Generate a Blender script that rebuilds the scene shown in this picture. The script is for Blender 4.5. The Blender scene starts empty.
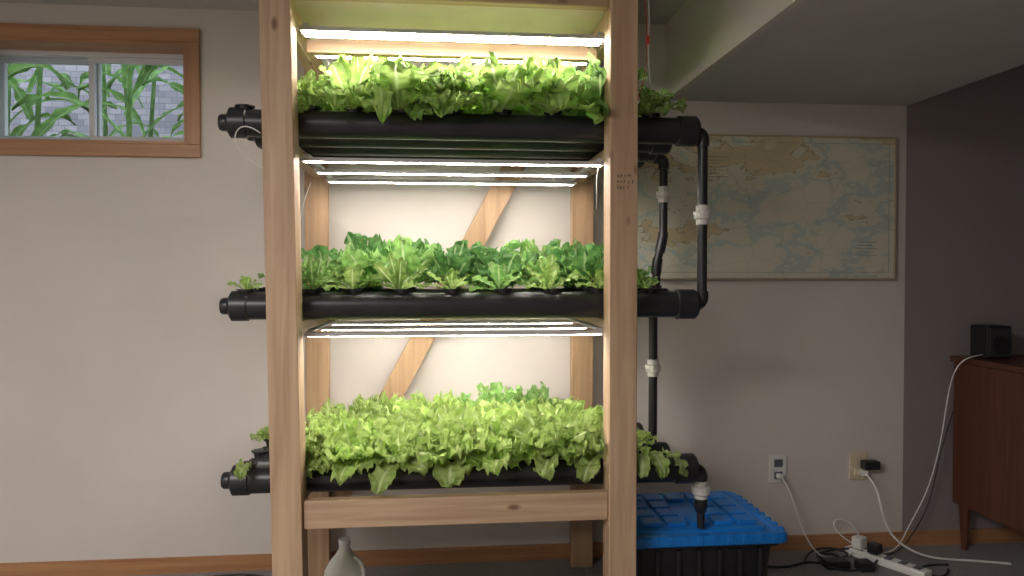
import bpy, bmesh, math, random
from mathutils import Vector, Matrix, noise
R = math.radians
scene = bpy.context.scene
COL = scene.collection

# ---------------------------------------------------------------- materials
def newmat(name):
    m = bpy.data.materials.new(name); m.use_nodes = True
    nt = m.node_tree; b = nt.nodes["Principled BSDF"]
    return m, nt, b
def simple(name, col, rough=0.5, metal=0.0, var=0.0, scale=20, bump=0.0, trans=0.0, spec=None):
    m, nt, b = newmat(name)
    b.inputs["Roughness"].default_value = rough
    b.inputs["Metallic"].default_value = metal
    b.inputs["Base Color"].default_value = (*col, 1)
    if trans: b.inputs["Transmission Weight"].default_value = trans
    if spec is not None: b.inputs["Specular IOR Level"].default_value = spec
    if var or bump:
        tc = nt.nodes.new("ShaderNodeTexCoord")
        n = nt.nodes.new("ShaderNodeTexNoise"); n.inputs["Scale"].default_value = scale
        n.inputs["Detail"].default_value = 5
        nt.links.new(tc.outputs["Object"], n.inputs["Vector"])
        if var:
            r = nt.nodes.new("ShaderNodeValToRGB")
            r.color_ramp.elements[0].color = (*[c*(1-var) for c in col], 1)
            r.color_ramp.elements[1].color = (*[min(1, c*(1+var)) for c in col], 1)
            r.color_ramp.elements[0].position = .3; r.color_ramp.elements[1].position = .7
            nt.links.new(n.outputs["Fac"], r.inputs["Fac"]); nt.links.new(r.outputs["Color"], b.inputs["Base Color"])
        if bump:
            bp = nt.nodes.new("ShaderNodeBump"); bp.inputs["Strength"].default_value = bump
            bp.inputs["Distance"].default_value = 0.01
            nt.links.new(n.outputs["Fac"], bp.inputs["Height"]); nt.links.new(bp.outputs["Normal"], b.inputs["Normal"])
    return m
def wood(name, axis, c1, c2, knot=(0.20,0.11,0.06), rough=0.6, fine=26, knots=True):
    m, nt, b = newmat(name)
    L = nt.links.new
    tc = nt.nodes.new("ShaderNodeTexCoord")
    mp = nt.nodes.new("ShaderNodeMapping")
    s = [fine, fine, fine]; s[axis] = 1.3
    mp.inputs["Scale"].default_value = s
    L(tc.outputs["Object"], mp.inputs["Vector"])
    n = nt.nodes.new("ShaderNodeTexNoise"); n.inputs["Scale"].default_value = 1.6; n.inputs["Detail"].default_value = 6
    n.inputs["Distortion"].default_value = .6
    L(mp.outputs["Vector"], n.inputs["Vector"])
    r = nt.nodes.new("ShaderNodeValToRGB")
    r.color_ramp.elements[0].color = (*c1, 1); r.color_ramp.elements[0].position = .32
    r.color_ramp.elements[1].color = (*c2, 1); r.color_ramp.elements[1].position = .68
    L(n.outputs["Fac"], r.inputs["Fac"])
    out = r.outputs["Color"]
    if knots:
        mp2 = nt.nodes.new("ShaderNodeMapping")
        s2 = [11, 11, 11]; s2[axis] = 5
        mp2.inputs["Scale"].default_value = s2
        L(tc.outputs["Object"], mp2.inputs["Vector"])
        v = nt.nodes.new("ShaderNodeTexVoronoi"); v.inputs["Scale"].default_value = 1.0
        L(mp2.outputs["Vector"], v.inputs["Vector"])
        kr = nt.nodes.new("ShaderNodeValToRGB")
        kr.color_ramp.elements[0].color = (1,1,1,1); kr.color_ramp.elements[0].position = .05
        kr.color_ramp.elements[1].color = (0,0,0,1); kr.color_ramp.elements[1].position = .13
        L(v.outputs["Distance"], kr.inputs["Fac"])
        mx = nt.nodes.new("ShaderNodeMix"); mx.data_type = 'RGBA'
        L(kr.outputs["Color"], mx.inputs[0]); L(out, mx.inputs[6]); mx.inputs[7].default_value = (*knot, 1)
        out = mx.outputs[2]
    L(out, b.inputs["Base Color"])
    b.inputs["Roughness"].default_value = rough
    return m
P1, P2 = (0.41,0.265,0.16), (0.58,0.405,0.26)
pineX = wood("pine_x", 0, P1, P2); pineY = wood("pine_y", 1, P1, P2); pineZ = wood("pine_z", 2, P1, P2)
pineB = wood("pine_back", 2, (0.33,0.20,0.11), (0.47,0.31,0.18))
trimX = wood("oak_trim_x", 0, (0.34,0.16,0.07), (0.46,0.245,0.115), rough=.4, knots=False)
trimZ = wood("oak_trim_z", 2, (0.34,0.16,0.07), (0.46,0.245,0.115), rough=.4, knots=False)
mahog = wood("mahogany", 2, (0.07,0.023,0.012), (0.12,0.042,0.022), rough=.4, knots=False)
wallM = simple("wall_paint", (0.63,0.585,0.54), .85, var=.03, scale=3, bump=.03)
wallD = simple("wall_dark_taupe", (0.27,0.235,0.23), .85, var=.03, scale=3, bump=.03)  # darker taupe tone for the right-hand wall sections
ceilM = simple("ceiling_paint", (0.52,0.505,0.49), .9, var=.03, scale=4, bump=.05)
plyM = simple("painted_plywood", (0.66,0.56,0.48), .7, var=.05, scale=8)
carpet = simple("carpet_grey", (0.27,0.25,0.25), .95, var=.35, scale=160, bump=.8)
pvc = simple("black_pvc", (0.020,0.020,0.023), .36, var=.2, scale=8)
pvcW = simple("white_pvc_union", (0.66,0.64,0.60), .45, var=.05)
alu = simple("aluminium_bar", (0.45,0.44,0.43), .5, metal=.0, var=.03)
whiteP = simple("white_plastic", (0.75,0.74,0.71), .4, var=.03)
beigeP = simple("beige_plastic", (0.66,0.56,0.40), .4, var=.03)
blackP = simple("black_plastic", (0.014,0.014,0.016), .45, var=.2)
blueP = simple("blue_lid_plastic", (0.005,0.18,0.60), .38, var=.08, scale=6)
vinyl = simple("white_vinyl", (0.66,0.68,0.70), .4, var=.02)
redP = simple("red_plastic", (0.6,0.03,0.03), .4, var=.05)

def emis(name, col, s):
    m, nt, b = newmat(name)
    b.inputs["Base Color"].default_value = (.9,.9,.9,1)
    L = nt.links.new
    tc = nt.nodes.new("ShaderNodeTexCoord"); w = nt.nodes.new("ShaderNodeTexWave")
    w.inputs["Scale"].default_value = 16; w.bands_direction = 'X'
    L(tc.outputs["Object"], w.inputs["Vector"])
    mm = nt.nodes.new("ShaderNodeMath"); mm.operation = 'MULTIPLY_ADD'
    L(w.outputs["Fac"], mm.inputs[0]); mm.inputs[1].default_value = s*0.8; mm.inputs[2].default_value = s*.6
    L(mm.outputs[0], b.inputs["Emission Strength"])
    b.inputs["Emission Color"].default_value = (*col, 1)
    return m
LED = emis("led_diodes", (1.0, 0.915, 0.85), 82)

def leafmat(name, c1, c2, rib, tr=.42):
    m, nt, b = newmat(name); L = nt.links.new
    tc = nt.nodes.new("ShaderNodeTexCoord")
    n = nt.nodes.new("ShaderNodeTexNoise"); n.inputs["Scale"].default_value = 24; n.inputs["Detail"].default_value = 4
    L(tc.outputs["Object"], n.inputs["Vector"])
    r = nt.nodes.new("ShaderNodeValToRGB")
    r.color_ramp.elements[0].color = (*c1,1); r.color_ramp.elements[0].position = .35
    r.color_ramp.elements[1].color = (*c2,1); r.color_ramp.elements[1].position = .7
    L(n.outputs["Fac"], r.inputs["Fac"])
    oi = nt.nodes.new("ShaderNodeObjectInfo")
    hs = nt.nodes.new("ShaderNodeHueSaturation")
    mr = nt.nodes.new("ShaderNodeMapRange"); mr.inputs[3].default_value = .72; mr.inputs[4].default_value = 1.18
    L(oi.outputs["Random"], mr.inputs[0]); L(mr.outputs[0], hs.inputs["Value"]); L(r.outputs["Color"], hs.inputs["Color"])
    sp = nt.nodes.new("ShaderNodeSeparateXYZ"); L(tc.outputs["UV"], sp.inputs[0])
    s1 = nt.nodes.new("ShaderNodeMath"); s1.operation='SUBTRACT'; L(sp.outputs[0], s1.inputs[0]); s1.inputs[1].default_value=.5
    s2 = nt.nodes.new("ShaderNodeMath"); s2.operation='ABSOLUTE'; L(s1.outputs[0], s2.inputs[0])
    kr = nt.nodes.new("ShaderNodeValToRGB")
    kr.color_ramp.elements[0].color=(1,1,1,1); kr.color_ramp.elements[0].position=.02
    kr.color_ramp.elements[1].color=(0,0,0,1); kr.color_ramp.elements[1].position=.08
    L(s2.outputs[0], kr.inputs["Fac"])
    mx = nt.nodes.new("ShaderNodeMix"); mx.data_type='RGBA'
    L(kr.outputs["Color"], mx.inputs[0]); L(hs.outputs["Color"], mx.inputs[6]); mx.inputs[7].default_value=(*rib,1)
    L(mx.outputs[2], b.inputs["Base Color"]); b.inputs["Roughness"].default_value=.45
    b.inputs["Specular IOR Level"].default_value=.3
    t = nt.nodes.new("ShaderNodeBsdfTranslucent"); L(mx.outputs[2], t.inputs["Color"])
    ms = nt.nodes.new("ShaderNodeMixShader"); ms.inputs[0].default_value = tr
    L(b.outputs[0], ms.inputs[1]); L(t.outputs[0], ms.inputs[2])
    L(ms.outputs[0], nt.nodes["Material Output"].inputs["Surface"])
    return m
leafBright = leafmat("lettuce_leaf_bright", (0.42,0.60,0.15), (0.66,0.80,0.32), (0.72,0.82,0.46), .48)
leafTop = leafmat("lettuce_leaf", (0.32,0.52,0.12), (0.56,0.73,0.25), (0.66,0.78,0.44), .45)
leafMid = leafmat("romaine_leaf", (0.22,0.44,0.12), (0.42,0.63,0.21), (0.62,0.74,0.44))
leafKale = leafmat("kale_leaf", (0.10,0.27,0.07), (0.22,0.44,0.13), (0.38,0.54,0.25))
cornM = leafmat("corn_leaf", (0.12,0.25,0.06), (0.26,0.45,0.13), (0.42,0.55,0.28))

# ---------------------------------------------------------------- mesh helpers
def group(name, parent=None):
    e = bpy.data.objects.new(name, None); e.empty_display_size = .1
    COL.objects.link(e); e.parent = parent; return e
def obj(name, me, mat, parent=None):
    o = bpy.data.objects.new(name, me); COL.objects.link(o)
    if mat and not me.materials: me.materials.append(mat)
    o.parent = parent; return o
def bm_box(bm, x0,x1,y0,y1,z0,z1, bevel=0.0):
    r = bmesh.ops.create_cube(bm, size=1.0)
    vs = r["verts"]
    for v in vs:
        v.co = Vector(((x0+x1)/2+v.co.x*(x1-x0), (y0+y1)/2+v.co.y*(y1-y0), (z0+z1)/2+v.co.z*(z1-z0)))
    if bevel:
        es = list({e for v in vs for e in v.link_edges})
        bmesh.ops.bevel(bm, geom=es, offset=bevel, segments=2, affect='EDGES', profile=.5)
def tomesh(name, bm, smooth=None):
    me = bpy.data.meshes.new(name); bm.to_mesh(me); bm.free()
    if smooth:
        me.shade_smooth(); me.set_sharp_from_angle(angle=R(smooth))
    return me
def box(name, x0,x1,y0,y1,z0,z1, mat, parent=None, bevel=.0):
    bm = bmesh.new(); bm_box(bm,x0,x1,y0,y1,z0,z1,bevel)
    return obj(name, tomesh(name,bm), mat, parent)
def boxes(name, lst, mat, parent=None, bevel=0.0):
    bm = bmesh.new()
    for b in lst: bm_box(bm,*b,bevel)
    return obj(name, tomesh(name,bm), mat, parent)
def lathe(name, prof, p0, d, mat, parent=None, seg=32, sharp=35):
    d = Vector(d).normalized(); q = Vector((0,0,1)).rotation_difference(d); p0 = Vector(p0)
    bm = bmesh.new(); rings=[]
    for h,r in prof:
        if r < 1e-6: rings.append([bm.verts.new(p0+q@Vector((0,0,h)))])
        else: rings.append([bm.verts.new(p0+q@Vector((r*math.cos(2*math.pi*i/seg), r*math.sin(2*math.pi*i/seg), h))) for i in range(seg)])
    for a,b in zip(rings,rings[1:]):
        for i in range(seg):
            j=(i+1)%seg
            if len(a)==1 and len(b)==1: continue
            if len(a)==1: bm.faces.new((a[0],b[j],b[i]))
            elif len(b)==1: bm.faces.new((a[i],a[j],b[0]))
            else: bm.faces.new((a[i],a[j],b[j],b[i]))
    bmesh.ops.recalc_face_normals(bm, faces=bm.faces)
    return obj(name, tomesh(name,bm,sharp), mat, parent)
def cyl(name,p0,p1,r,mat,parent=None,seg=28,ch=0.002):
    p0=Vector(p0);p1=Vector(p1);L=(p1-p0).length
    return lathe(name,[(0,0),(0,r-ch),(ch,r),(L-ch,r),(L,r-ch),(L,0)],p0,p1-p0,mat,parent,seg)
def curve(name, pts, r, mat, parent=None, smooth=True, res=8):
    cu = bpy.data.curves.new(name,'CURVE'); cu.dimensions='3D'; cu.bevel_depth=r; cu.bevel_resolution=4; cu.use_fill_caps=True
    if smooth:
        sp = cu.splines.new('NURBS'); sp.points.add(len(pts)-1)
        for p,c in zip(sp.points,pts): p.co=(*c,1)
        sp.use_endpoint_u=True; sp.order_u=min(4,len(pts)); sp.resolution_u=res
    else:
        sp = cu.splines.new('POLY'); sp.points.add(len(pts)-1)
        for p,c in zip(sp.points,pts): p.co=(*c,1)
    cu.materials.append(mat)
    o = bpy.data.objects.new(name,cu); COL.objects.link(o); o.parent=parent; return o
def fillet(pts, rad, n=8):
    pts=[Vector(p) for p in pts]; out=[pts[0]]
    for a,b,c in zip(pts,pts[1:],pts[2:]):
        d1=(a-b).normalized(); d2=(c-b).normalized()
        s=b+d1*rad; e=b+d2*rad
        for i in range(n+1):
            t=i/n; out.append(s*(1-t)**2+b*2*t*(1-t)+e*t*t)
    out.append(pts[-1]); return [tuple(p) for p in out]

# ---------------------------------------------------------------- room
WY=3.08; HC=2.26; LC=1.94
X0,X1,YB=-3.2,4.0,-2.6
ox0,ox1,oz0,oz1=-1.83,-1.005,1.72,2.125
boxes("wall_back",[(X0,ox0,WY,WY+.25,0,2.6),(ox1,2.036,WY,WY+.25,0,2.6),(ox0,ox1,WY,WY+.25,0,oz0),(ox0,ox1,WY,WY+.25,oz1,2.6)],wallM)
box("wall_back_right",2.036,X1,WY,WY+.25,0,2.6,wallD)  # continues wall_back in the same plane, only a darker colour
box("wall_left",X0-.2,X0,YB,WY+.25,0,2.6,wallM)
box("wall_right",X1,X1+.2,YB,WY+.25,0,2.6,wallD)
box("wall_front",X0,X1,YB-.2,YB,0,2.6,wallM)
box("floor",X0-.2,X1+.2,YB-.2,WY+.25,-.1,0,carpet)
box("ceiling",X0-.2,X1+.2,YB-.2,WY+.25,HC,HC+.1,ceilM)
bk=group("ceiling_bulkhead")
box("bulkhead_side",.95,.975,YB,WY,LC,HC,wallM,bk)
box("bulkhead_underside",.975,2.036,YB,WY,LC,HC,ceilM,bk)
bb=boxes("baseboard_back",[(X0,X1,WY-.014,WY,0,.05),(X0,X1,WY-.009,WY,.05,.062)],trimX)

# ---------------------------------------------------------------- window
wd=group("window_1")
t=.052
boxes("casing_h",[(ox0-t,ox1+t,WY-.018,WY,oz1,oz1+t),(ox0-t,ox1+t,WY-.018,WY,oz0-t,oz0)],trimX,wd,.003)
boxes("casing_v",[(ox0-t,ox0,WY-.018,WY,oz0,oz1),(ox1,ox1+t,WY-.018,WY,oz0,oz1)],trimZ,wd,.003)
boxes("jamb_h",[(ox0,ox1,WY-.01,WY+.12,oz1-.012,oz1),(ox0,ox1,WY-.01,WY+.12,oz0,oz0+.012)],trimX,wd)
boxes("jamb_v",[(ox0,ox0+.012,WY-.01,WY+.12,oz0+.012,oz1-.012),(ox1-.012,ox1,WY-.01,WY+.12,oz0+.012,oz1-.012)],trimZ,wd)
fy0,fy1=WY+.12,WY+.19
f=.03; a0,a1,b0,b1=ox0,ox1,oz0,oz1
boxes("vinyl_frame",[(a0,a1,fy0,fy1,b1-f,b1),(a0,a1,fy0,fy1,b0,b0+f),(a0,a0+f,fy0,fy1,b0+f,b1-f),(a1-f,a1,fy0,fy1,b0+f,b1-f)],vinyl,wd,.003)
cx=-1.42; sf=.022
def sash(nm,xa,xb,ya,yb):
    za,zb=b0+f,b1-f
    boxes(nm,[(xa,xb,ya,yb,zb-sf,zb),(xa,xb,ya,yb,za,za+sf),(xa,xa+sf,ya,yb,za+sf,zb-sf),(xb-sf,xb,ya,yb,za+sf,zb-sf)],vinyl,wd,.003)
sash("sash_fixed",a0+f,cx+.012,fy0+.035,fy0+.06)
sash("sash_slider",cx-.018,a1-f,fy0+.008,fy0+.033)
gm,gnt,gb=newmat("window_glass")
gl=gnt.nodes.new("ShaderNodeBsdfGlossy"); gl.inputs["Roughness"].default_value=.02
tr=gnt.nodes.new("ShaderNodeBsdfTransparent"); tr.inputs[0].default_value=(.93,.96,.97,1)
mg=gnt.nodes.new("ShaderNodeMixShader"); mg.inputs[0].default_value=.05
gnt.links.new(tr.outputs[0],mg.inputs[1]); gnt.links.new(gl.outputs[0],mg.inputs[2])
gnt.links.new(mg.outputs[0],gnt.nodes["Material Output"].inputs["Surface"])
box("glass_pane",a0+f,a1-f,fy0+.0335,fy0+.0345,b0+f,b1-f,gm,wd)

# ---------------------------------------------------------------- exterior
bmn,bnt,bbs=newmat("grey_shingle")
tc=bnt.nodes.new("ShaderNodeTexCoord"); mpn=bnt.nodes.new("ShaderNodeMapping"); mpn.inputs["Rotation"].default_value=(R(90),0,0)
br=bnt.nodes.new("ShaderNodeTexBrick"); br.inputs["Scale"].default_value=5.5
br.inputs["Color1"].default_value=(0.16,0.145,0.165,1); br.inputs["Color2"].default_value=(0.28,0.25,0.265,1); br.inputs["Mortar"].default_value=(0.12,0.12,0.14,1)
br.inputs["Mortar Size"].default_value=.016
bnt.links.new(tc.outputs["Object"],mpn.inputs[0]); bnt.links.new(mpn.outputs[0],br.inputs["Vector"]); bnt.links.new(br.outputs["Color"],bbs.inputs["Base Color"])
bbs.inputs["Roughness"].default_value=.9
box("neighbour_wall",-8,3,5.9,6.1,1.3,4.6,bmn)
soil=simple("soil",(0.08,0.06,0.045),.95,var=.3,scale=20,bump=.6)
box("garden_ground",-8,3,WY+.25,6.1,1.3,1.42,soil)

# ---------------------------------------------------------------- leaves
def sm(a,b,x):
    x=max(0,min(1,(x-a)/(b-a))); return x*x*(3-2*x)
def add_leaf(bm, uvl, rng, base, L, W, elev, az, curl, ruffle, kind="frilly", nt=30, ns=18):
    ph=rng.random()*10; ph2=rng.random()*10; seed=Vector((rng.random()*50,rng.random()*50,0))
    hx=Vector((math.cos(az),math.sin(az),0)); up=Vector((0,0,1)); S=Vector((-math.sin(az),math.cos(az),0))
    tw=rng.uniform(-.5,.5)
    C=Vector(base); grid=[]; phi=elev
    for i in range(nt+1):
        t=i/nt
        T=hx*math.cos(phi)+up*math.sin(phi); N=(up*math.cos(phi)-hx*math.sin(phi))
        a=tw*t; S2=S*math.cos(a)+N*math.sin(a); N2=N*math.cos(a)-S*math.sin(a)
        if kind=="frilly":
            w=.16+.84*sm(.02,.50,t)
            if t>.66: w*=(max(0,1-((t-.66)/.343)**2.6))**.5
            w*=1+.07*math.sin(19*t+ph)+.05*math.sin(47*t+ph2)
        elif kind=="romaine":
            w=.16+.84*sm(.06,.5,t)
            if t>.62: w*=math.sqrt(max(0.0,(1-((t-.62)/.383)**2.3)))
            w*=1+.04*math.sin(23*t+ph)
        elif kind=="kale":
            w=.10+.90*sm(.2,.45,t)
            if t>.7: w*=math.sqrt(max(0.0,1-((t-.7)/.303)**2.4))
            w*=1+.10*math.sin(34*t+ph)
        else:
            w=min(1,.55+t*2)*(1-t**2.2)
        row=[]
        for j in range(ns+1):
            s=-1+2*j/ns; e=abs(s); sg=1 if s>0 else -1
            k1,k2=(4.2,8.7) if kind!="blade" else (3,6)
            env=e**1.8*sm(.06,.45,t)
            rf=ruffle*env*(math.sin(2*math.pi*k1*t+ph+sg*1.3)+.65*math.sin(2*math.pi*k2*t+ph2*sg))
            rf+=ruffle*sm(.72,1,t)*(.9*math.sin(s*9+ph2)+.5*math.sin(s*17+ph))
            rt=ruffle*.45*env*math.cos(2*math.pi*k1*1.6*t+ph2+sg)
            p=C+S2*(s*w*W*(1-.08*env*math.sin(2*math.pi*k1*t)))+N2*(rf+ (.25*W*e*e))+T*rt
            if kind!="blade":
                q=p*30+seed; q2=p*75+seed
                p=p+N2*((noise.noise(q)*.008+noise.noise(q2)*.003)*(e*.7+.3)*sm(0,.4,t))
            row.append(bm.verts.new(p))
        grid.append(row)
        C=C+T*(L/nt); phi-=curl/nt*(0.4+1.2*t)
    for i in range(nt):
        for j in range(ns):
            fce=bm.faces.new((grid[i][j],grid[i][j+1],grid[i+1][j+1],grid[i+1][j])); fce.smooth=True
            for lp,(a,b) in zip(fce.loops,((i,j),(i,j+1),(i+1,j+1),(i+1,j))):
                lp[uvl].uv=(b/ns,a/nt)
def plant_mesh(name, seed, n, Lr, Wr, ruf, kind, mat, er=(25,80), cr=(.8,1.7), r0=.012):
    rng=random.Random(seed); bm=bmesh.new(); uvl=bm.loops.layers.uv.new("UVMap")
    for k in range(n):
        fr=k/(n-1)
        az=k*2.399+rng.uniform(-.3,.3)
        elev=R(er[0]+(er[1]-er[0])*fr+rng.uniform(-9,9))
        L=rng.uniform(*Lr)*(1-.22*fr); W=rng.uniform(*Wr)*(1-.35*fr)
        curl=rng.uniform(*cr)*(1-.5*fr)
        add_leaf(bm,uvl,rng,(math.cos(az)*r0,math.sin(az)*r0,0),L,W,elev,az,curl,ruf*(1-.2*fr),kind)
    me=tomesh(name,bm); me.materials.append(mat); return me
frB=[plant_mesh("frilly_lettuce_a%d"%i,10+i,18,(.12,.175),(.034,.048),.0145,"frilly",leafBright,er=(20,86)) for i in range(5)]
frT=[plant_mesh("frilly_lettuce_b%d"%i,20+i,18,(.15,.215),(.036,.052),.0145,"frilly",leafTop,er=(20,88),cr=(.6,1.6)) for i in range(5)]
frM=[plant_mesh("frilly_lettuce_g%d"%i,60+i,14,(.12,.175),(.036,.050),.011,"frilly",leafMid,er=(28,88),cr=(.6,1.4)) for i in range(3)]
rom=[plant_mesh("romaine_c%d"%i,30+i,8,(.11,.16),(.025,.034),.006,"romaine",leafTop if i%2 else leafMid,er=(20,85),cr=(.4,1.1)) for i in range(4)]
romT=[plant_mesh("romaine_d%d"%i,36+i,13,(.16,.22),(.032,.044),.008,"romaine",leafMid if i==1 else leafTop,er=(14,85),cr=(.4,1.3)) for i in range(2)]
romD=[plant_mesh("romaine_h0",39,12,(.16,.22),(.030,.040),.008,"romaine",leafKale,er=(25,85),cr=(.4,1.1))]
kal=[plant_mesh("kale_e%d"%i,40+i,13,(.15,.21),(.038,.052),.012,"kale",leafKale,er=(35,88),cr=(.6,1.5)) for i in range(3)]
kalM=[plant_mesh("kale_f%d"%i,50+i,13,(.14,.20),(.036,.048),.011,"kale",leafMid,er=(30,85),cr=(.6,1.5)) for i in range(2)]

# ---------------------------------------------------------------- corn
rng=random.Random(5)
for i in range(17):
    x=-3.3+i*.15+rng.uniform(-.07,.07); y=rng.uniform(3.65,4.7)
    g=group("corn_plant"); h=rng.uniform(1.0,1.5)
    lathe("stalk",[(0,0.015),(h*.5,.013),(h,.006),(h+.01,0)],(x,y,1.41),(rng.uniform(-.08,.08),rng.uniform(-.05,.05),1),cornM,g,10)
    bm=bmesh.new(); uvl=bm.loops.layers.uv.new("UVMap")
    for k in range(9):
        az=rng.uniform(0,6.28)
        add_leaf(bm,uvl,rng,(x,y,1.45+h*(.1+k*.10)),rng.uniform(.4,.7),rng.uniform(.026,.046),R(rng.uniform(45,72)),az,rng.uniform(1.2,3.0),.010,"blade",20,6)
    obj("leaves",tomesh("corn_leaves",bm),cornM,g)

# ---------------------------------------------------------------- rack (lumber)
rack=group("wooden_rack")
FY0,FY1=2.22,2.309; BY0,BY1=2.97,3.015
lp=box("front_post_a",-.4915,-.4025,FY0,FY1,0,2.14,pineZ,rack,.003)
for v in lp.data.vertices: v.co.x -= .016*v.co.z
lp.data.update()
box("front_post_b",.514,.600,FY0,FY1,0,2.14,pineZ,rack,.003)
box("back_post_a",-.531,-.442,BY0,BY1,0,2.14,pineB,rack,.003)
box("back_post_b",.531,.620,BY0,BY1,0,2.14,pineB,rack,.003)
box("front_bottom_rail",-.408,.513,2.235,2.273,.445,.530,pineX,rack,.003)
box("front_top_rail",-.432,.513,2.235,2.273,2.02,2.105,pineX,rack,.003)
box("back_bottom_rail",-.441,.530,BY0,BY1-.007,.40,.485,pineX,rack,.003)
box("light_cross_rail",-.432,.525,2.47,2.508,1.925,1.985,pineX,rack,.003)
box("top_panel",-.525,.60,2.31,2.965,2.055,2.07,plyM,rack,.001)
for nm,z in (("a",1.60),("b",1.035),("c",.49)):
    cxl=-.447-.016*z
    box("side_rail_l"+nm,cxl-.019,cxl+.019,FY1+.001,BY0-.001,z-.02,z+.018,pineY,rack,.002)
    box("side_rail_r"+nm,.538,.576,FY1+.001,BY0-.001,z-.02,z+.018,pineY,rack,.002)
box("side_rail_lt",-.498,-.460,FY1+.001,BY0-.001,1.96,2.05,pineY,rack,.002)
box("side_rail_rt",.533,.571,FY1+.001,BY0-.001,1.96,2.05,pineY,rack,.002)
bm=bmesh.new(); bm_box(bm,-.0445,.0445,-.019,.019,-1.0,1.0,.003)
bmesh.ops.transform(bm,matrix=Matrix.Translation((.02,3.036,1.12))@Matrix.Rotation(math.atan(.534),4,'Y'),verts=bm.verts)
ob=obj("diagonal_brace",tomesh("diagonal_brace",bm),pineB,rack)
ink=simple("pencil_ink",(0.05,0.04,0.035),.8,var=.1)
rg=random.Random(3); L=[]
for r_,z in enumerate((1.500,1.482,1.464)):
    x=.536
    while x<.582-.01*(r_==2):
        h=rg.uniform(.007,.012); L.append((x,x+.002,FY0-.0006,FY0+.001,z,z+h))
        if rg.random()<.7: L.append((x,x+.006,FY0-.0006,FY0+.001,z+h*.45,z+h*.45+.0018))
        if rg.random()<.5: L.append((x,x+.005,FY0-.0006,FY0+.001,z,z+.0018))
        x+=rg.uniform(.007,.013)
boxes("handwritten_note",L,ink,rack)

# ---------------------------------------------------------------- channels
TY=[2.362,2.53,2.70,2.87]; TR=.0425
LV=[1.671,1.106,.564]
holes=[-.60+.16*i for i in range(9)]; holes[1]=-.40; holes[2]=-.27; holes[7]=.505
for li,z in enumerate(LV):
    g=group("hydroponic_channels")
    for ri,y in enumerate(TY):
        xa=-.64 if ri==0 else -.60; xb=.80 if ri==0 else .76
        cyl("channel_%d"%ri,(xa,y,z),(xb,y,z),TR,pvc,g,40)
        lathe("end_cap_l%d"%ri,[(0,0),(0,.022),(.006,.026),(.022,.026),(.026,.034),(.034,.047),(.082,.047),(.086,.0425)],(xa-.036,y,z),(1,0,0),pvc,g,40)
        lathe("end_cap_r%d"%ri,[(0,0.0425),(.004,.049),(.062,.049),(.070,.042),(.073,.0)],(xb-.035,y,z),(1,0,0),pvc,g,40)
        for hi,x in enumerate(holes):
            lathe("net_cup_%d_%d"%(ri,hi),[(0,.0),(0,.018),(.03,.024),(.03,.030),(.034,.030),(.034,.022),(.026,.018),(.026,0)],(x,y,z+TR-.024),(0,0,1),blackP,g,16)

def pipe(name,pts,g,r=.0165,rad=.02,mat=pvc): return curve(name,fillet(pts,rad),r,mat,g,smooth=False)
def elbow(name,a,b,c,g,r=.0215):
    a,b,c=map(Vector,(a,b,c)); d1=(a-b).normalized(); d2=(c-b).normalized(); k=.042
    curve(name,fillet([b+d1*k,b,b+d2*k],.026),r,pvc,g,smooth=False)
def union(name,p,d,g,k=1.0):
    lathe(name,[(-.008,.0165),(-.008,.0205*k),(.008,.0205*k),(.009,.0255*k),(.012,.0285*k),(.018,.0285*k),(.019,.0265*k),(.022,.0265*k),(.023,.0295*k),(.034,.0295*k),(.036,.0275*k),(.037,.022*k),(.054,.022*k),(.056,.0165)],p,d,pvcW,g,14,20)
pg=group("drain_pipes")
yf=TY[0]; xf=.855
pipe("down_pipe_front",[(.80,yf,LV[0]-.005),(xf,yf,LV[0]-.005),(xf,yf,LV[1]+.0),(.80,yf,LV[1]+.0)],pg)
elbow("elbow_top",(.8,yf,LV[0]-.005),(xf,yf,LV[0]-.005),(xf,yf,0),pg)
elbow("elbow_mid",(xf,yf,2),(xf,yf,LV[1]),(.8,yf,LV[1]),pg)
union("union_front",(xf,yf,1.375),(0,0,1),pg)
yr=TY[3]; xr=.88
pipe("down_pipe_rear",[(.76,yr,LV[0]-.01),(xr,yr,LV[0]-.01),(xr,yr,1.36),(xr-.028,yr,1.24),(xr-.028,yr,LV[1]+.01),(.76,yr,LV[1]+.01)],pg)
elbow("elbow_rear_top",(.7,yr,LV[0]-.01),(xr,yr,LV[0]-.01),(xr,yr,0),pg)
curve("elbow_rear_bend",[(xr,yr,1.37),(xr-.004,yr,1.33),(xr-.016,yr,1.29)],.0205,pvc,pg)
curve("elbow_rear_bend_low",[(xr-.022,yr,1.265),(xr-.028,yr,1.235),(xr-.028,yr,1.205)],.0205,pvc,pg)
elbow("elbow_rear_mid",(xr-.028,yr,2),(xr-.028,yr,LV[1]+.01),(.7,yr,LV[1]+.01),pg)
union("union_rear",(xr,yr,1.495),(0,0,1),pg)
yq=TY[2]; xq=.79
pipe("down_pipe_lower",[(.74,yq,LV[1]-.01),(xq,yq,LV[1]-.01),(xq,yq,LV[2]+.02),(.74,yq,LV[2]+.02)],pg)
union("union_lower",(xq,yq,.83),(0,0,1),pg)
pipe("drain_pipe",[(.80,yf,LV[2]-.005),(xf,yf,LV[2]-.005),(xf,yf,.50)],pg)
elbow("elbow_drain",(.8,yf,LV[2]-.005),(xf,yf,LV[2]-.005),(xf,yf,0),pg)
union("union_drain",(xf,yf,.468),(0,0,1),pg,1.05)
lathe("drain_nozzle",[(0,0),(0,.012),(.05,.013),(.055,.018),(.075,.022),(.098,.022),(.098,0)],(xf,yf,.366),(0,0,1),blackP,pg,20)

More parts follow.
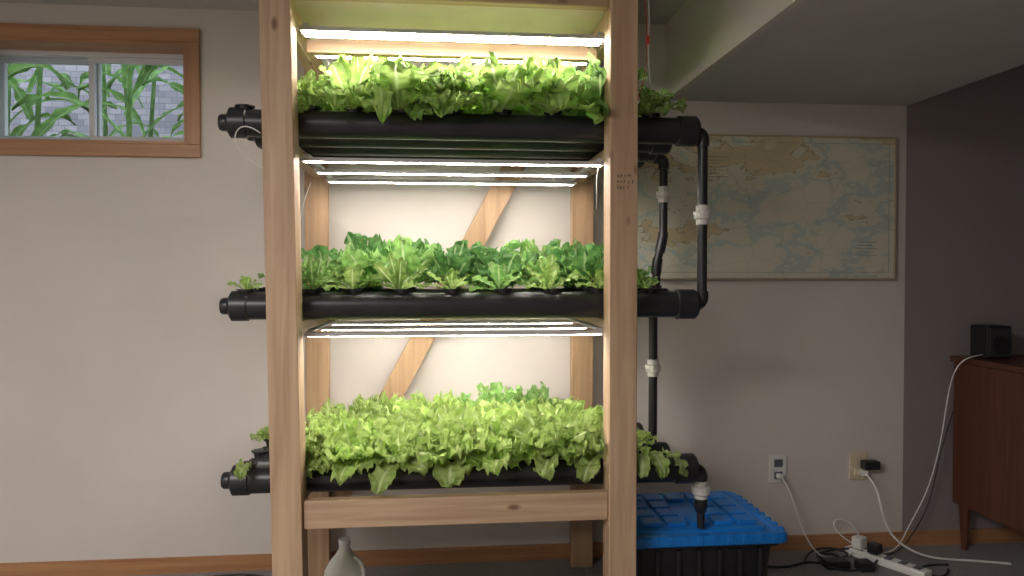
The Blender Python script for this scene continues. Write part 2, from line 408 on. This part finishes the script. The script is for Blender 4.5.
# ---------------------------------------------------------------- grow lights
def grow(z,ys,xa=-.43,xb=.525,th=.003,hw=.006):
    g=group("grow_light")
    for i,y in enumerate(ys):
        box("bar_%d"%i,xa,xb,y-.014,y+.014,z,z+.012,alu,g,.002)
        box("diodes_%d"%i,xa+.012,xb-.012,y-hw,y+hw,z-th,z-.0002,LED,g)
    for i,x in enumerate((xa+.01,xb-.03)):
        box("frame_%d"%i,x,x+.02,ys[0]-.014,ys[-1]+.014,z+.0125,z+.022,alu,g,.002)
    return g
grow(1.950,[2.335,2.375,2.60,2.80],th=.004)
grow(1.552,[2.34,2.60,2.86],th=.0022)
grow(1.012,[2.34,2.60,2.86],-.42,th=.0012,hw=.007)

# ---------------------------------------------------------------- plants
def clearance(c):
    # leaves stay clear of posts, lights and wall
    if c.y < 2.318 and (-.545 < c.x < -.395 or .500 < c.x < .612): c.y = 2.318 + (2.318-c.y)*.08
    if c.y > 2.955: c.y = 2.955 - (c.y-2.955)*.1
def place(parent,mesh,x,y,z,s,rng,tilt=0.0,sz=1.0,fix=False):
    m=Matrix.Translation((x,y,z))@Matrix.Rotation(tilt+rng.uniform(-.08,.08),4,'X')@Matrix.Rotation(rng.uniform(-.12,.12),4,'Y')@Matrix.Rotation(rng.uniform(0,6.28),4,'Z')@Matrix.Diagonal((s,s,s*sz*rng.uniform(.88,1.12),1))
    if fix:
        mesh=mesh.copy(); mesh.transform(m)
        T=Vector((x,y,z))
        for v in mesh.vertices:
            c=v.co.copy(); clearance(c); v.co=c-T
        mesh.update()
        o=bpy.data.objects.new("plant",mesh); o.location=(x,y,z)
    else:
        o=bpy.data.objects.new("plant",mesh); o.matrix_world=m
    COL.objects.link(o); o.parent=parent; return o
rng=random.Random(11)
gt=group("lettuce_plants"); gm_=group("kale_plants"); gb_=group("lettuce_plants")
for ri,y in enumerate(TY):
    back = .84 if ri==3 else 1.0
    yp = y-.02 if ri==3 else y
    fx = ri in (0,3)
    for hi,x in enumerate(holes):
        edge = hi in (0,8)
        xx=x+rng.uniform(-.012,.012)
        # top level
        if hi==0: s=.0
        elif hi==8: s=.58 if ri in (0,2) else 0
        elif hi==1: s=.80
        else: s=rng.uniform(.98,1.18)
        if s>0:
            if ri==0 and hi in (1,2): m=romT[0]
            elif ri==0 and hi==7: m=romT[1]
            elif ri==1 and hi==7: m=romD[0]
            elif ri==1 and hi==2: m=romT[0]
            else: m=rng.choice(frT)
            place(gt,m,xx,(yp-.012 if ri==0 else yp),LV[0]+TR+.004,s*back,rng,tilt=.20 if ri==0 else 0,sz=(1,1.15,1.15,1.25)[ri],fix=fx)
        # middle level
        s = (.42 if ri==0 else .5) if edge else (rng.uniform(.68,.86) if ri==0 else rng.uniform(.9,1.15))
        if hi==0 and ri in (1,2): s=0
        if hi==1 and ri>0: s*=.8
        m = rng.choice(rom) if ri==0 else (rng.choice(kal+kalM+frM[:1]) if ri==1 else rng.choice(kal+kalM[:1]))
        if s>0: place(gm_,m,xx,yp,LV[1]+TR+.004,s*back,rng,tilt=.05 if ri==0 else 0,sz=(1.05,1.05,1.1,1.3)[ri],fix=fx)
        # bottom level
        s = .45 if edge else rng.uniform(.90,1.16)
        if hi==0 and ri in (0,1): s=0
        if hi==8 and ri==0: s=0
        if hi==1: s*=.8
        m=rng.choice(frB)
        if ri==3 and hi in (5,6): m=rng.choice(frM+kalM); s=1.15
        if s>0: place(gb_,m,xx,yp,LV[2]+TR+.004,s*back,rng,tilt=.22 if ri==0 else 0,sz=(1,1,1,1.25)[ri],fix=fx)
bm=bmesh.new(); uvl=bm.loops.layers.uv.new("UVMap")
r2=random.Random(8)
add_leaf(bm,uvl,r2,(-.20,2.345,LV[0]+TR+.03),.27,.03,R(25),R(-80),2.6,.006,"romaine")
add_leaf(bm,uvl,r2,(.02,2.345,LV[0]+TR+.03),.18,.035,R(20),R(-95),2.3,.010,"frilly")
add_leaf(bm,uvl,r2,(.13,2.345,LV[0]+TR+.03),.14,.03,R(25),R(-85),2.3,.010,"frilly")
add_leaf(bm,uvl,r2,(.36,2.345,LV[0]+TR+.03),.17,.035,R(30),R(-90),2.3,.010,"frilly")
add_leaf(bm,uvl,r2,(-.32,2.345,LV[0]+TR+.03),.16,.03,R(15),R(-85),1.8,.007,"romaine")
obj("drooping_leaves",tomesh("drooping_leaves",bm),leafTop,gt)
bm=bmesh.new(); uvl=bm.loops.layers.uv.new("UVMap")
for k,(x,az) in enumerate(((.66,-80),(.69,-60),(.64,-100),(-.585,-100))):
    add_leaf(bm,uvl,r2,(x,2.335,LV[2]+TR+.01),.15 if x>0 else .09,.026 if x>0 else .018,R(30),R(az),2.3,.009,"frilly")
for v in bm.verts:
    if v.co.x>.5 and v.co.x<.612 and v.co.y<2.318: v.co.y=2.318
obj("drooping_leaves",tomesh("drooping_leaves",bm),leafBright,gb_)

# ---------------------------------------------------------------- wall map
mm_,mnt,mb=newmat("nautical_chart_print"); Lk=mnt.links.new
tc=mnt.nodes.new("ShaderNodeTexCoord")
mp=mnt.nodes.new("ShaderNodeMapping"); mp.inputs["Rotation"].default_value=(0,R(20),0); mp.inputs["Scale"].default_value=(1.7,1,3.2); mp.inputs["Location"].default_value=(.55,0,.3); Lk(tc.outputs["Object"],mp.inputs[0])
n1=mnt.nodes.new("ShaderNodeTexNoise"); n1.inputs["Scale"].default_value=1.1; n1.inputs["Detail"].default_value=9; n1.inputs["Roughness"].default_value=.58; Lk(mp.outputs[0],n1.inputs["Vector"])
r1=mnt.nodes.new("ShaderNodeValToRGB"); cr=r1.color_ramp; cr.interpolation='CONSTANT'
cr.elements[0].position=0; cr.elements[0].color=(0.66,0.62,0.50,1)
cr.elements[1].position=.42; cr.elements[1].color=(0.62,0.61,0.50,1)
for p,c in ((.45,(.47,.54,.49,1)),(.478,(.62,.60,.48,1)),(.52,(.26,.21,.13,1)),(.526,(.60,.50,.31,1)),(.56,(.53,.47,.29,1)),(.62,(.64,.56,.39,1))):
    e=cr.elements.new(p); e.color=c
Lk(n1.outputs["Fac"],r1.inputs["Fac"])
n2=mnt.nodes.new("ShaderNodeTexVoronoi"); n2.feature='DISTANCE_TO_EDGE'; n2.inputs["Scale"].default_value=7; Lk(tc.outputs["Object"],n2.inputs["Vector"])
r3=mnt.nodes.new("ShaderNodeValToRGB"); r3.color_ramp.elements[0].color=(.72,.70,.66,1); r3.color_ramp.elements[0].position=.005; r3.color_ramp.elements[1].color=(1,1,1,1); r3.color_ramp.elements[1].position=.02
Lk(n2.outputs["Distance"],r3.inputs["Fac"])
mx=mnt.nodes.new("ShaderNodeMix"); mx.data_type='RGBA'; mx.blend_type='MULTIPLY'; mx.inputs[0].default_value=.4
Lk(r1.outputs[0],mx.inputs[6]); Lk(r3.outputs[0],mx.inputs[7]); Lk(mx.outputs[2],mb.inputs["Base Color"]); mb.inputs["Roughness"].default_value=.55
mg_=group("wall_map")
mx0,mx1,mz0,mz1=.78,1.975,1.180,1.798
box("chart_sheet",mx0+.008,mx1-.008,WY-.022,WY-.004,mz0+.008,mz1-.008,mm_,mg_)
fr_=wood("map_frame_wood",0,(0.42,0.34,0.22),(0.50,0.42,0.28),knots=False)
boxes("map_frame",[(mx0,mx1,WY-.028,WY-.002,mz1-.008,mz1),(mx0,mx1,WY-.028,WY-.002,mz0,mz0+.008),(mx0,mx0+.008,WY-.028,WY-.002,mz0+.008,mz1-.008),(mx1-.008,mx1,WY-.028,WY-.002,mz0+.008,mz1-.008)],fr_,mg_,.002)
prt=simple("chart_border_ink",(0.30,0.28,0.22),.7,var=.1)
q=.03; yy0,yy1=WY-.0228,WY-.0222
L=[(mx0+q,mx1-q,yy0,yy1,mz1-q-.002,mz1-q),(mx0+q,mx1-q,yy0,yy1,mz0+q,mz0+q+.002),(mx0+q,mx0+q+.002,yy0,yy1,mz0+q,mz1-q),(mx1-q-.002,mx1-q,yy0,yy1,mz0+q,mz1-q)]
for k in range(7): L.append((1.10,1.10+.12-.02*(k%3),yy0,yy1,1.70-k*.014,1.703-k*.014))
for k in range(5): L.append((1.80,1.80+.09-.02*(k%2),yy0,yy1,1.34-k*.014,1.343-k*.014))
boxes("chart_border",L,prt,mg_)

# ---------------------------------------------------------------- tote
tg=group("storage_tote")
tx0,tx1,ty0,ty1,tz=.60,1.138,2.325,2.80,.372
def rrect(x0,x1,y0,y1,r,n=6):
    out=[]
    for cx_,cy_,a0_ in ((x1-r,y1-r,0),(x0+r,y1-r,90),(x0+r,y0+r,180),(x1-r,y0+r,270)):
        for i in range(n+1):
            a=R(a0_+90*i/n); out.append((cx_+r*math.cos(a),cy_+r*math.sin(a)))
    return out
def loft(name,secs,mat,parent,captop=True,capbot=True,sharp=30):
    bm=bmesh.new(); rings=[[bm.verts.new((x,y,z)) for x,y in pts] for z,pts in secs]
    n=len(rings[0])
    for a,b in zip(rings,rings[1:]):
        for i in range(n): bm.faces.new((a[i],a[(i+1)%n],b[(i+1)%n],b[i]))
    if captop: bm.faces.new(rings[-1])
    if capbot: bm.faces.new(rings[0][::-1])
    return obj(name,tomesh(name,bm,sharp),mat,parent)
def rr(i,r=.035): return rrect(tx0+i,tx1-i,ty0+i,ty1-i,r)
loft("tub",[(0,rr(.07)),(.015,rr(.062)),(.30,rr(.03)),(.305,rr(.012)),(.325,rr(.012))],blackP,tg)
boxes("tub_ribs",[(tx0+.10+.07*i,tx0+.115+.07*i,ty0+.022,ty0+.06,.07,.295) for i in range(6)]+[(tx1-.06,tx1-.022,ty0+.10+.06*i,ty0+.113+.06*i,.07,.295) for i in range(5)],blackP,tg,.004)
loft("lid",[(.318,rr(-.004)),(.322,rr(-.008)),(.345,rr(-.008)),(.352,rr(0)),(.352,rr(.02)),(.345,rr(.026)),(.345,rr(.04)),(.355,rr(.046)),(.358,rr(.052))],blueP,tg)
L=[]
nx,ny=5,4
gx0,gx1,gy0,gy1=tx0+.065,tx1-.065,ty0+.065,ty1-.065
for i in range(nx):
    for j in range(ny):
        if (i,j) in((2,1),(2,2)): continue
        ax=gx0+(gx1-gx0)*i/nx+.008; bx=gx0+(gx1-gx0)*(i+1)/nx-.008
        ay=gy0+(gy1-gy0)*j/ny+.008; by=gy0+(gy1-gy0)*(j+1)/ny-.008
        if not (ax<xf<bx and ay<yf<by): L.append((ax,bx,ay,by,.357,.371))
boxes("lid_raised_pads",L,blueP,tg,.004)
boxes("lid_edge_ribs",[(tx0+.03+.05*i,tx0+.05+.05*i,ty0-.0095,ty0+.02,.324,.3545) for i in range(10)]+[(tx1-.02,tx1+.0095,ty0+.04+.05*i,ty0+.06+.05*i,.324,.3545) for i in range(8)],blueP,tg,.003)

# ---------------------------------------------------------------- cabinet + speaker
cg=group("wooden_cabinet")
c0,c1,d0,d1=2.24,3.25,2.56,3.04
boxes("cabinet_body",[(c0,c1,d0+.02,d1,.20,.82)],mahog,cg,.004)
box("cabinet_top",c0-.012,c1+.012,d0-.005,d1+.01,.82,.845,mahog,cg,.005)
boxes("cabinet_doors",[(c0+.01,(c0+c1)/2-.003,d0,d0+.019,.21,.81),((c0+c1)/2+.003,c1-.01,d0,d0+.019,.21,.81)],mahog,cg,.003)
for i,x in enumerate(((c0+c1)/2-.05,(c0+c1)/2+.05)): lathe("knob_%d"%i,[(0,.006),(.012,.006),(.016,.014),(.024,.012),(.026,0)],(x,d0,.52),(0,-1,0),alu,cg,16)
for i,(x,y) in enumerate(((c0+.035,d0+.05),(c0+.035,d1-.035),(c1-.035,d0+.05),(c1-.035,d1-.035))):
    lathe("leg_%d"%i,[(0,0),(0,.012),(.20,.024),(.20,0)],(x,y,0),(0,0,1),mahog,cg,16)
sg=group("desktop_speaker")
box("speaker_body",2.29,2.40,2.90,3.01,.846,.985,blackP,sg,.008)
gr=simple("speaker_grille",(0.03,0.03,0.032),.8,var=.2)
box("speaker_grille",2.297,2.393,2.895,2.901,.856,.975,gr,sg,.002)
lathe("speaker_cone",[(0,.040),(.003,.040),(.003,.034),(0.0005,.012),(.003,0)],(2.345,2.895,.905),(0,-1,0),blackP,sg,24)

# ---------------------------------------------------------------- outlets
og=group("wall_outlet")
box("plate",1.420,1.498,WY-.006,WY-.0005,.295,.415,whiteP,og,.003)
grey=simple("dark_grey_plastic",(0.10,0.11,0.13),.5,var=.05)
boxes("receptacles",[(1.440,1.478,WY-.010,WY-.005,.365,.398),(1.440,1.478,WY-.010,WY-.005,.312,.345)],grey,og,.003)
box("plug",1.447,1.472,WY-.035,WY-.010,.318,.340,whiteP,og,.004)
og2=group("wall_outlet")
box("plate",1.785,1.868,WY-.006,WY-.0005,.298,.422,beigeP,og2,.003)
boxes("receptacles",[(1.807,1.845,WY-.010,WY-.005,.370,.403),(1.807,1.845,WY-.010,WY-.005,.317,.350)],beigeP,og2,.003)
box("charger",1.828,1.90,WY-.055,WY-.010,.352,.390,blackP,og2,.006)
box("plug",1.825,1.855,WY-.040,WY-.010,.320,.345,whiteP,og2,.005)

# ---------------------------------------------------------------- cables
cab=group("power_cables")
curve("cable_a",[(1.46,3.045,.328),(1.47,2.99,.30),(1.50,2.98,.16),(1.56,2.95,.03),(1.62,2.93,.006),(1.72,2.96,.006),(1.78,2.98,.04)],.0028,whiteP,cab)
curve("cable_b",[(1.84,3.04,.332),(1.86,2.98,.30),(1.86,2.96,.18),(1.90,2.94,.08),(2.0,2.90,.02),(2.12,2.88,.008),(2.24,2.86,.008),(2.34,2.82,.007)],.0045,whiteP,cab)
curve("cable_c",[(2.345,2.98,.86),(2.27,2.90,.862),(2.195,2.93,.86),(2.16,2.96,.74),(2.15,2.98,.50),(2.10,3.0,.25),(2.0,3.0,.10),(1.93,2.95,.02),(1.85,2.93,.03)],.0025,whiteP,cab)
curve("cable_d",[(1.80,2.92,.03),(1.72,3.0,.06),(1.66,3.02,.13),(1.72,3.03,.16),(1.80,3.02,.10),(1.79,2.98,.04)],.0025,whiteP,cab)
curve("cable_e",[(2.25,3.05,.60),(2.20,3.04,.48),(2.16,3.03,.35),(2.12,3.02,.18),(2.03,3.02,.05),(1.95,2.97,.008),(1.86,2.95,.008)],.0025,blackP,cab)
curve("cable_k",[(1.26,2.92,.006),(1.40,2.84,.006),(1.52,2.98,.006),(1.62,2.82,.008),(1.70,2.97,.01),(1.60,2.99,.02),(1.52,2.86,.02),(1.64,2.78,.01),(1.76,2.84,.006),(1.82,2.9,.03)],.0045,blackP,cab)
curve("cable_k2",[(1.50,2.92,.006),(1.55,2.99,.03),(1.66,3.0,.04),(1.72,2.92,.03),(1.62,2.88,.03),(1.54,2.93,.02),(1.60,3.0,.02),(1.75,2.99,.03)],.0045,blackP,cab)
curve("cable_l",[(2.05,2.80,.006),(1.98,2.70,.006),(1.90,2.76,.006),(1.95,2.85,.01),(2.08,2.84,.006)],.004,blackP,cab)
curve("cable_m",[(-1.1,2.9,.006),(-.95,2.98,.008),(-.83,2.90,.02),(-.75,2.99,.02),(-.66,2.94,.01),(-.60,3.02,.006)],.0045,blackP,cab)
curve("cable_n",[(-1.0,3.0,.006),(-.85,2.93,.03),(-.72,3.0,.04),(-.62,2.9,.006)],.004,blackP,cab)
ps=group("power_strip")
bm=bmesh.new(); bm_box(bm,-.03,.03,-.17,.17,0,.032,.006); bmesh.ops.transform(bm,matrix=Matrix.Translation((1.83,2.87,.001))@Matrix.Rotation(R(28),4,'Z'),verts=bm.verts); obj("strip_body",tomesh("strip_body",bm),whiteP,ps)
for k in range(5):
    bm=bmesh.new(); bm_box(bm,-.017,.017,-.014,.014,.0322,.0345,.0); bmesh.ops.transform(bm,matrix=Matrix.Translation((1.83,2.87,.001))@Matrix.Rotation(R(28),4,'Z')@Matrix.Translation((0,-.13+.06*k,0)),verts=bm.verts); obj("socket_%d"%k,tomesh("socket",bm),grey,ps)
for k,(o_,sz) in enumerate(((.12,.05),(.05,.04))):
    bm=bmesh.new(); bm_box(bm,-.025,.025,-.022,.022,.035,.035+sz,.006); bmesh.ops.transform(bm,matrix=Matrix.Translation((1.83,2.87,.001))@Matrix.Rotation(R(28),4,'Z')@Matrix.Translation((0,o_,0)),verts=bm.verts); obj("adapter_%d"%k,tomesh("adapter",bm),blackP if k else whiteP,ps)
ad=group("power_adapter")
box("adapter_brick",1.56,1.66,2.84,2.90,.001,.034,blackP,ad,.006)
box("adapter_brick_2",1.68,1.74,2.80,2.86,.001,.04,blackP,ad,.006)
wr=group("light_wires")
curve("wire_left",[(-.49,2.33,1.50),(-.56,2.33,1.54),(-.615,2.31,1.58),(-.62,2.30,1.64),(-.58,2.305,1.66),(-.54,2.30,1.63)],.0018,whiteP,wr)
curve("wire_left2",[(-.50,2.94,1.56),(-.56,2.90,1.40),(-.52,2.90,1.15),(-.55,2.88,.9),(-.56,2.88,.7),(-.52,2.9,.56)],.0016,whiteP,wr)
curve("wire_right",[(.62,2.25,2.10),(.64,2.25,1.98),(.625,2.25,1.92),(.645,2.26,1.85),(.62,2.3,1.75)],.0013,redP,wr)
curve("wire_right2",[(.63,2.25,2.12),(.655,2.25,2.0),(.63,2.25,1.90),(.65,2.26,1.80)],.0013,whiteP,wr)
box("wire_clip",.632,.642,2.245,2.255,1.915,1.94,redP,wr,.002)
curve("wire_inner",[(.505,2.34,1.56),(.495,2.35,1.50),(.505,2.36,1.44),(.51,2.40,1.42)],.0014,whiteP,wr)

# ---------------------------------------------------------------- jug
jm,jnt,jb=newmat("translucent_hdpe")
jb.inputs["Base Color"].default_value=(.86,.86,.76,1); jb.inputs["Roughness"].default_value=.35; jb.inputs["Transmission Weight"].default_value=.15
nn=jnt.nodes.new("ShaderNodeTexNoise"); bpn=jnt.nodes.new("ShaderNodeBump"); bpn.inputs["Strength"].default_value=.1; jnt.links.new(nn.outputs["Fac"],bpn.inputs["Height"]); jnt.links.new(bpn.outputs[0],jb.inputs["Normal"])
jg=group("plastic_jug")
lathe("jug_body",[(0,0),(0,.060),(.008,.070),(.15,.072),(.175,.068),(.205,.052),(.232,.030),(.25,.019),(.268,.018),(.268,0)],(-.335,2.60,0.001),(0,0,1),jm,jg,32,60)
lathe("jug_cap",[(0,.0),(0,.0205),(.016,.0205),(.018,.019),(.018,0)],(-.335,2.60,.266),(0,0,1),whiteP,jg,24)
curve("jug_handle",[(-.30,2.585,.225),(-.272,2.575,.215),(-.263,2.575,.18),(-.27,2.575,.15)],.008,jm,jg)

# ---------------------------------------------------------------- lights / world
def area(name,loc,rot,sx,sy,power,col):
    l=bpy.data.lights.new(name,'AREA'); l.shape='RECTANGLE'; l.size=sx; l.size_y=sy; l.energy=power; l.color=col
    o=bpy.data.objects.new(name,l); COL.objects.link(o); o.location=loc; o.rotation_euler=rot; return o
area("ambient_fill",(-1.6,-.2,HC-.03),(0,0,0),1.4,.8,104,(1,.95,.91))  # unseen fill added for room ambient, not an actual fixture
w=bpy.data.worlds.new("World"); scene.world=w; w.use_nodes=True
bg=w.node_tree.nodes["Background"]; bg.inputs[0].default_value=(.78,.88,1,1); bg.inputs[1].default_value=3.8

scene.view_settings.view_transform='Standard'
scene.view_settings.look='None'

# ---------------------------------------------------------------- camera
cam=bpy.data.cameras.new("camera"); cam.sensor_width=36; cam.lens=36*740/1024; cam.clip_start=.05
co=bpy.data.objects.new("camera",cam); COL.objects.link(co)
co.location=(0,0,1.21); co.rotation_euler=(R(90-1.2),0,R(-5.5))
scene.camera=co
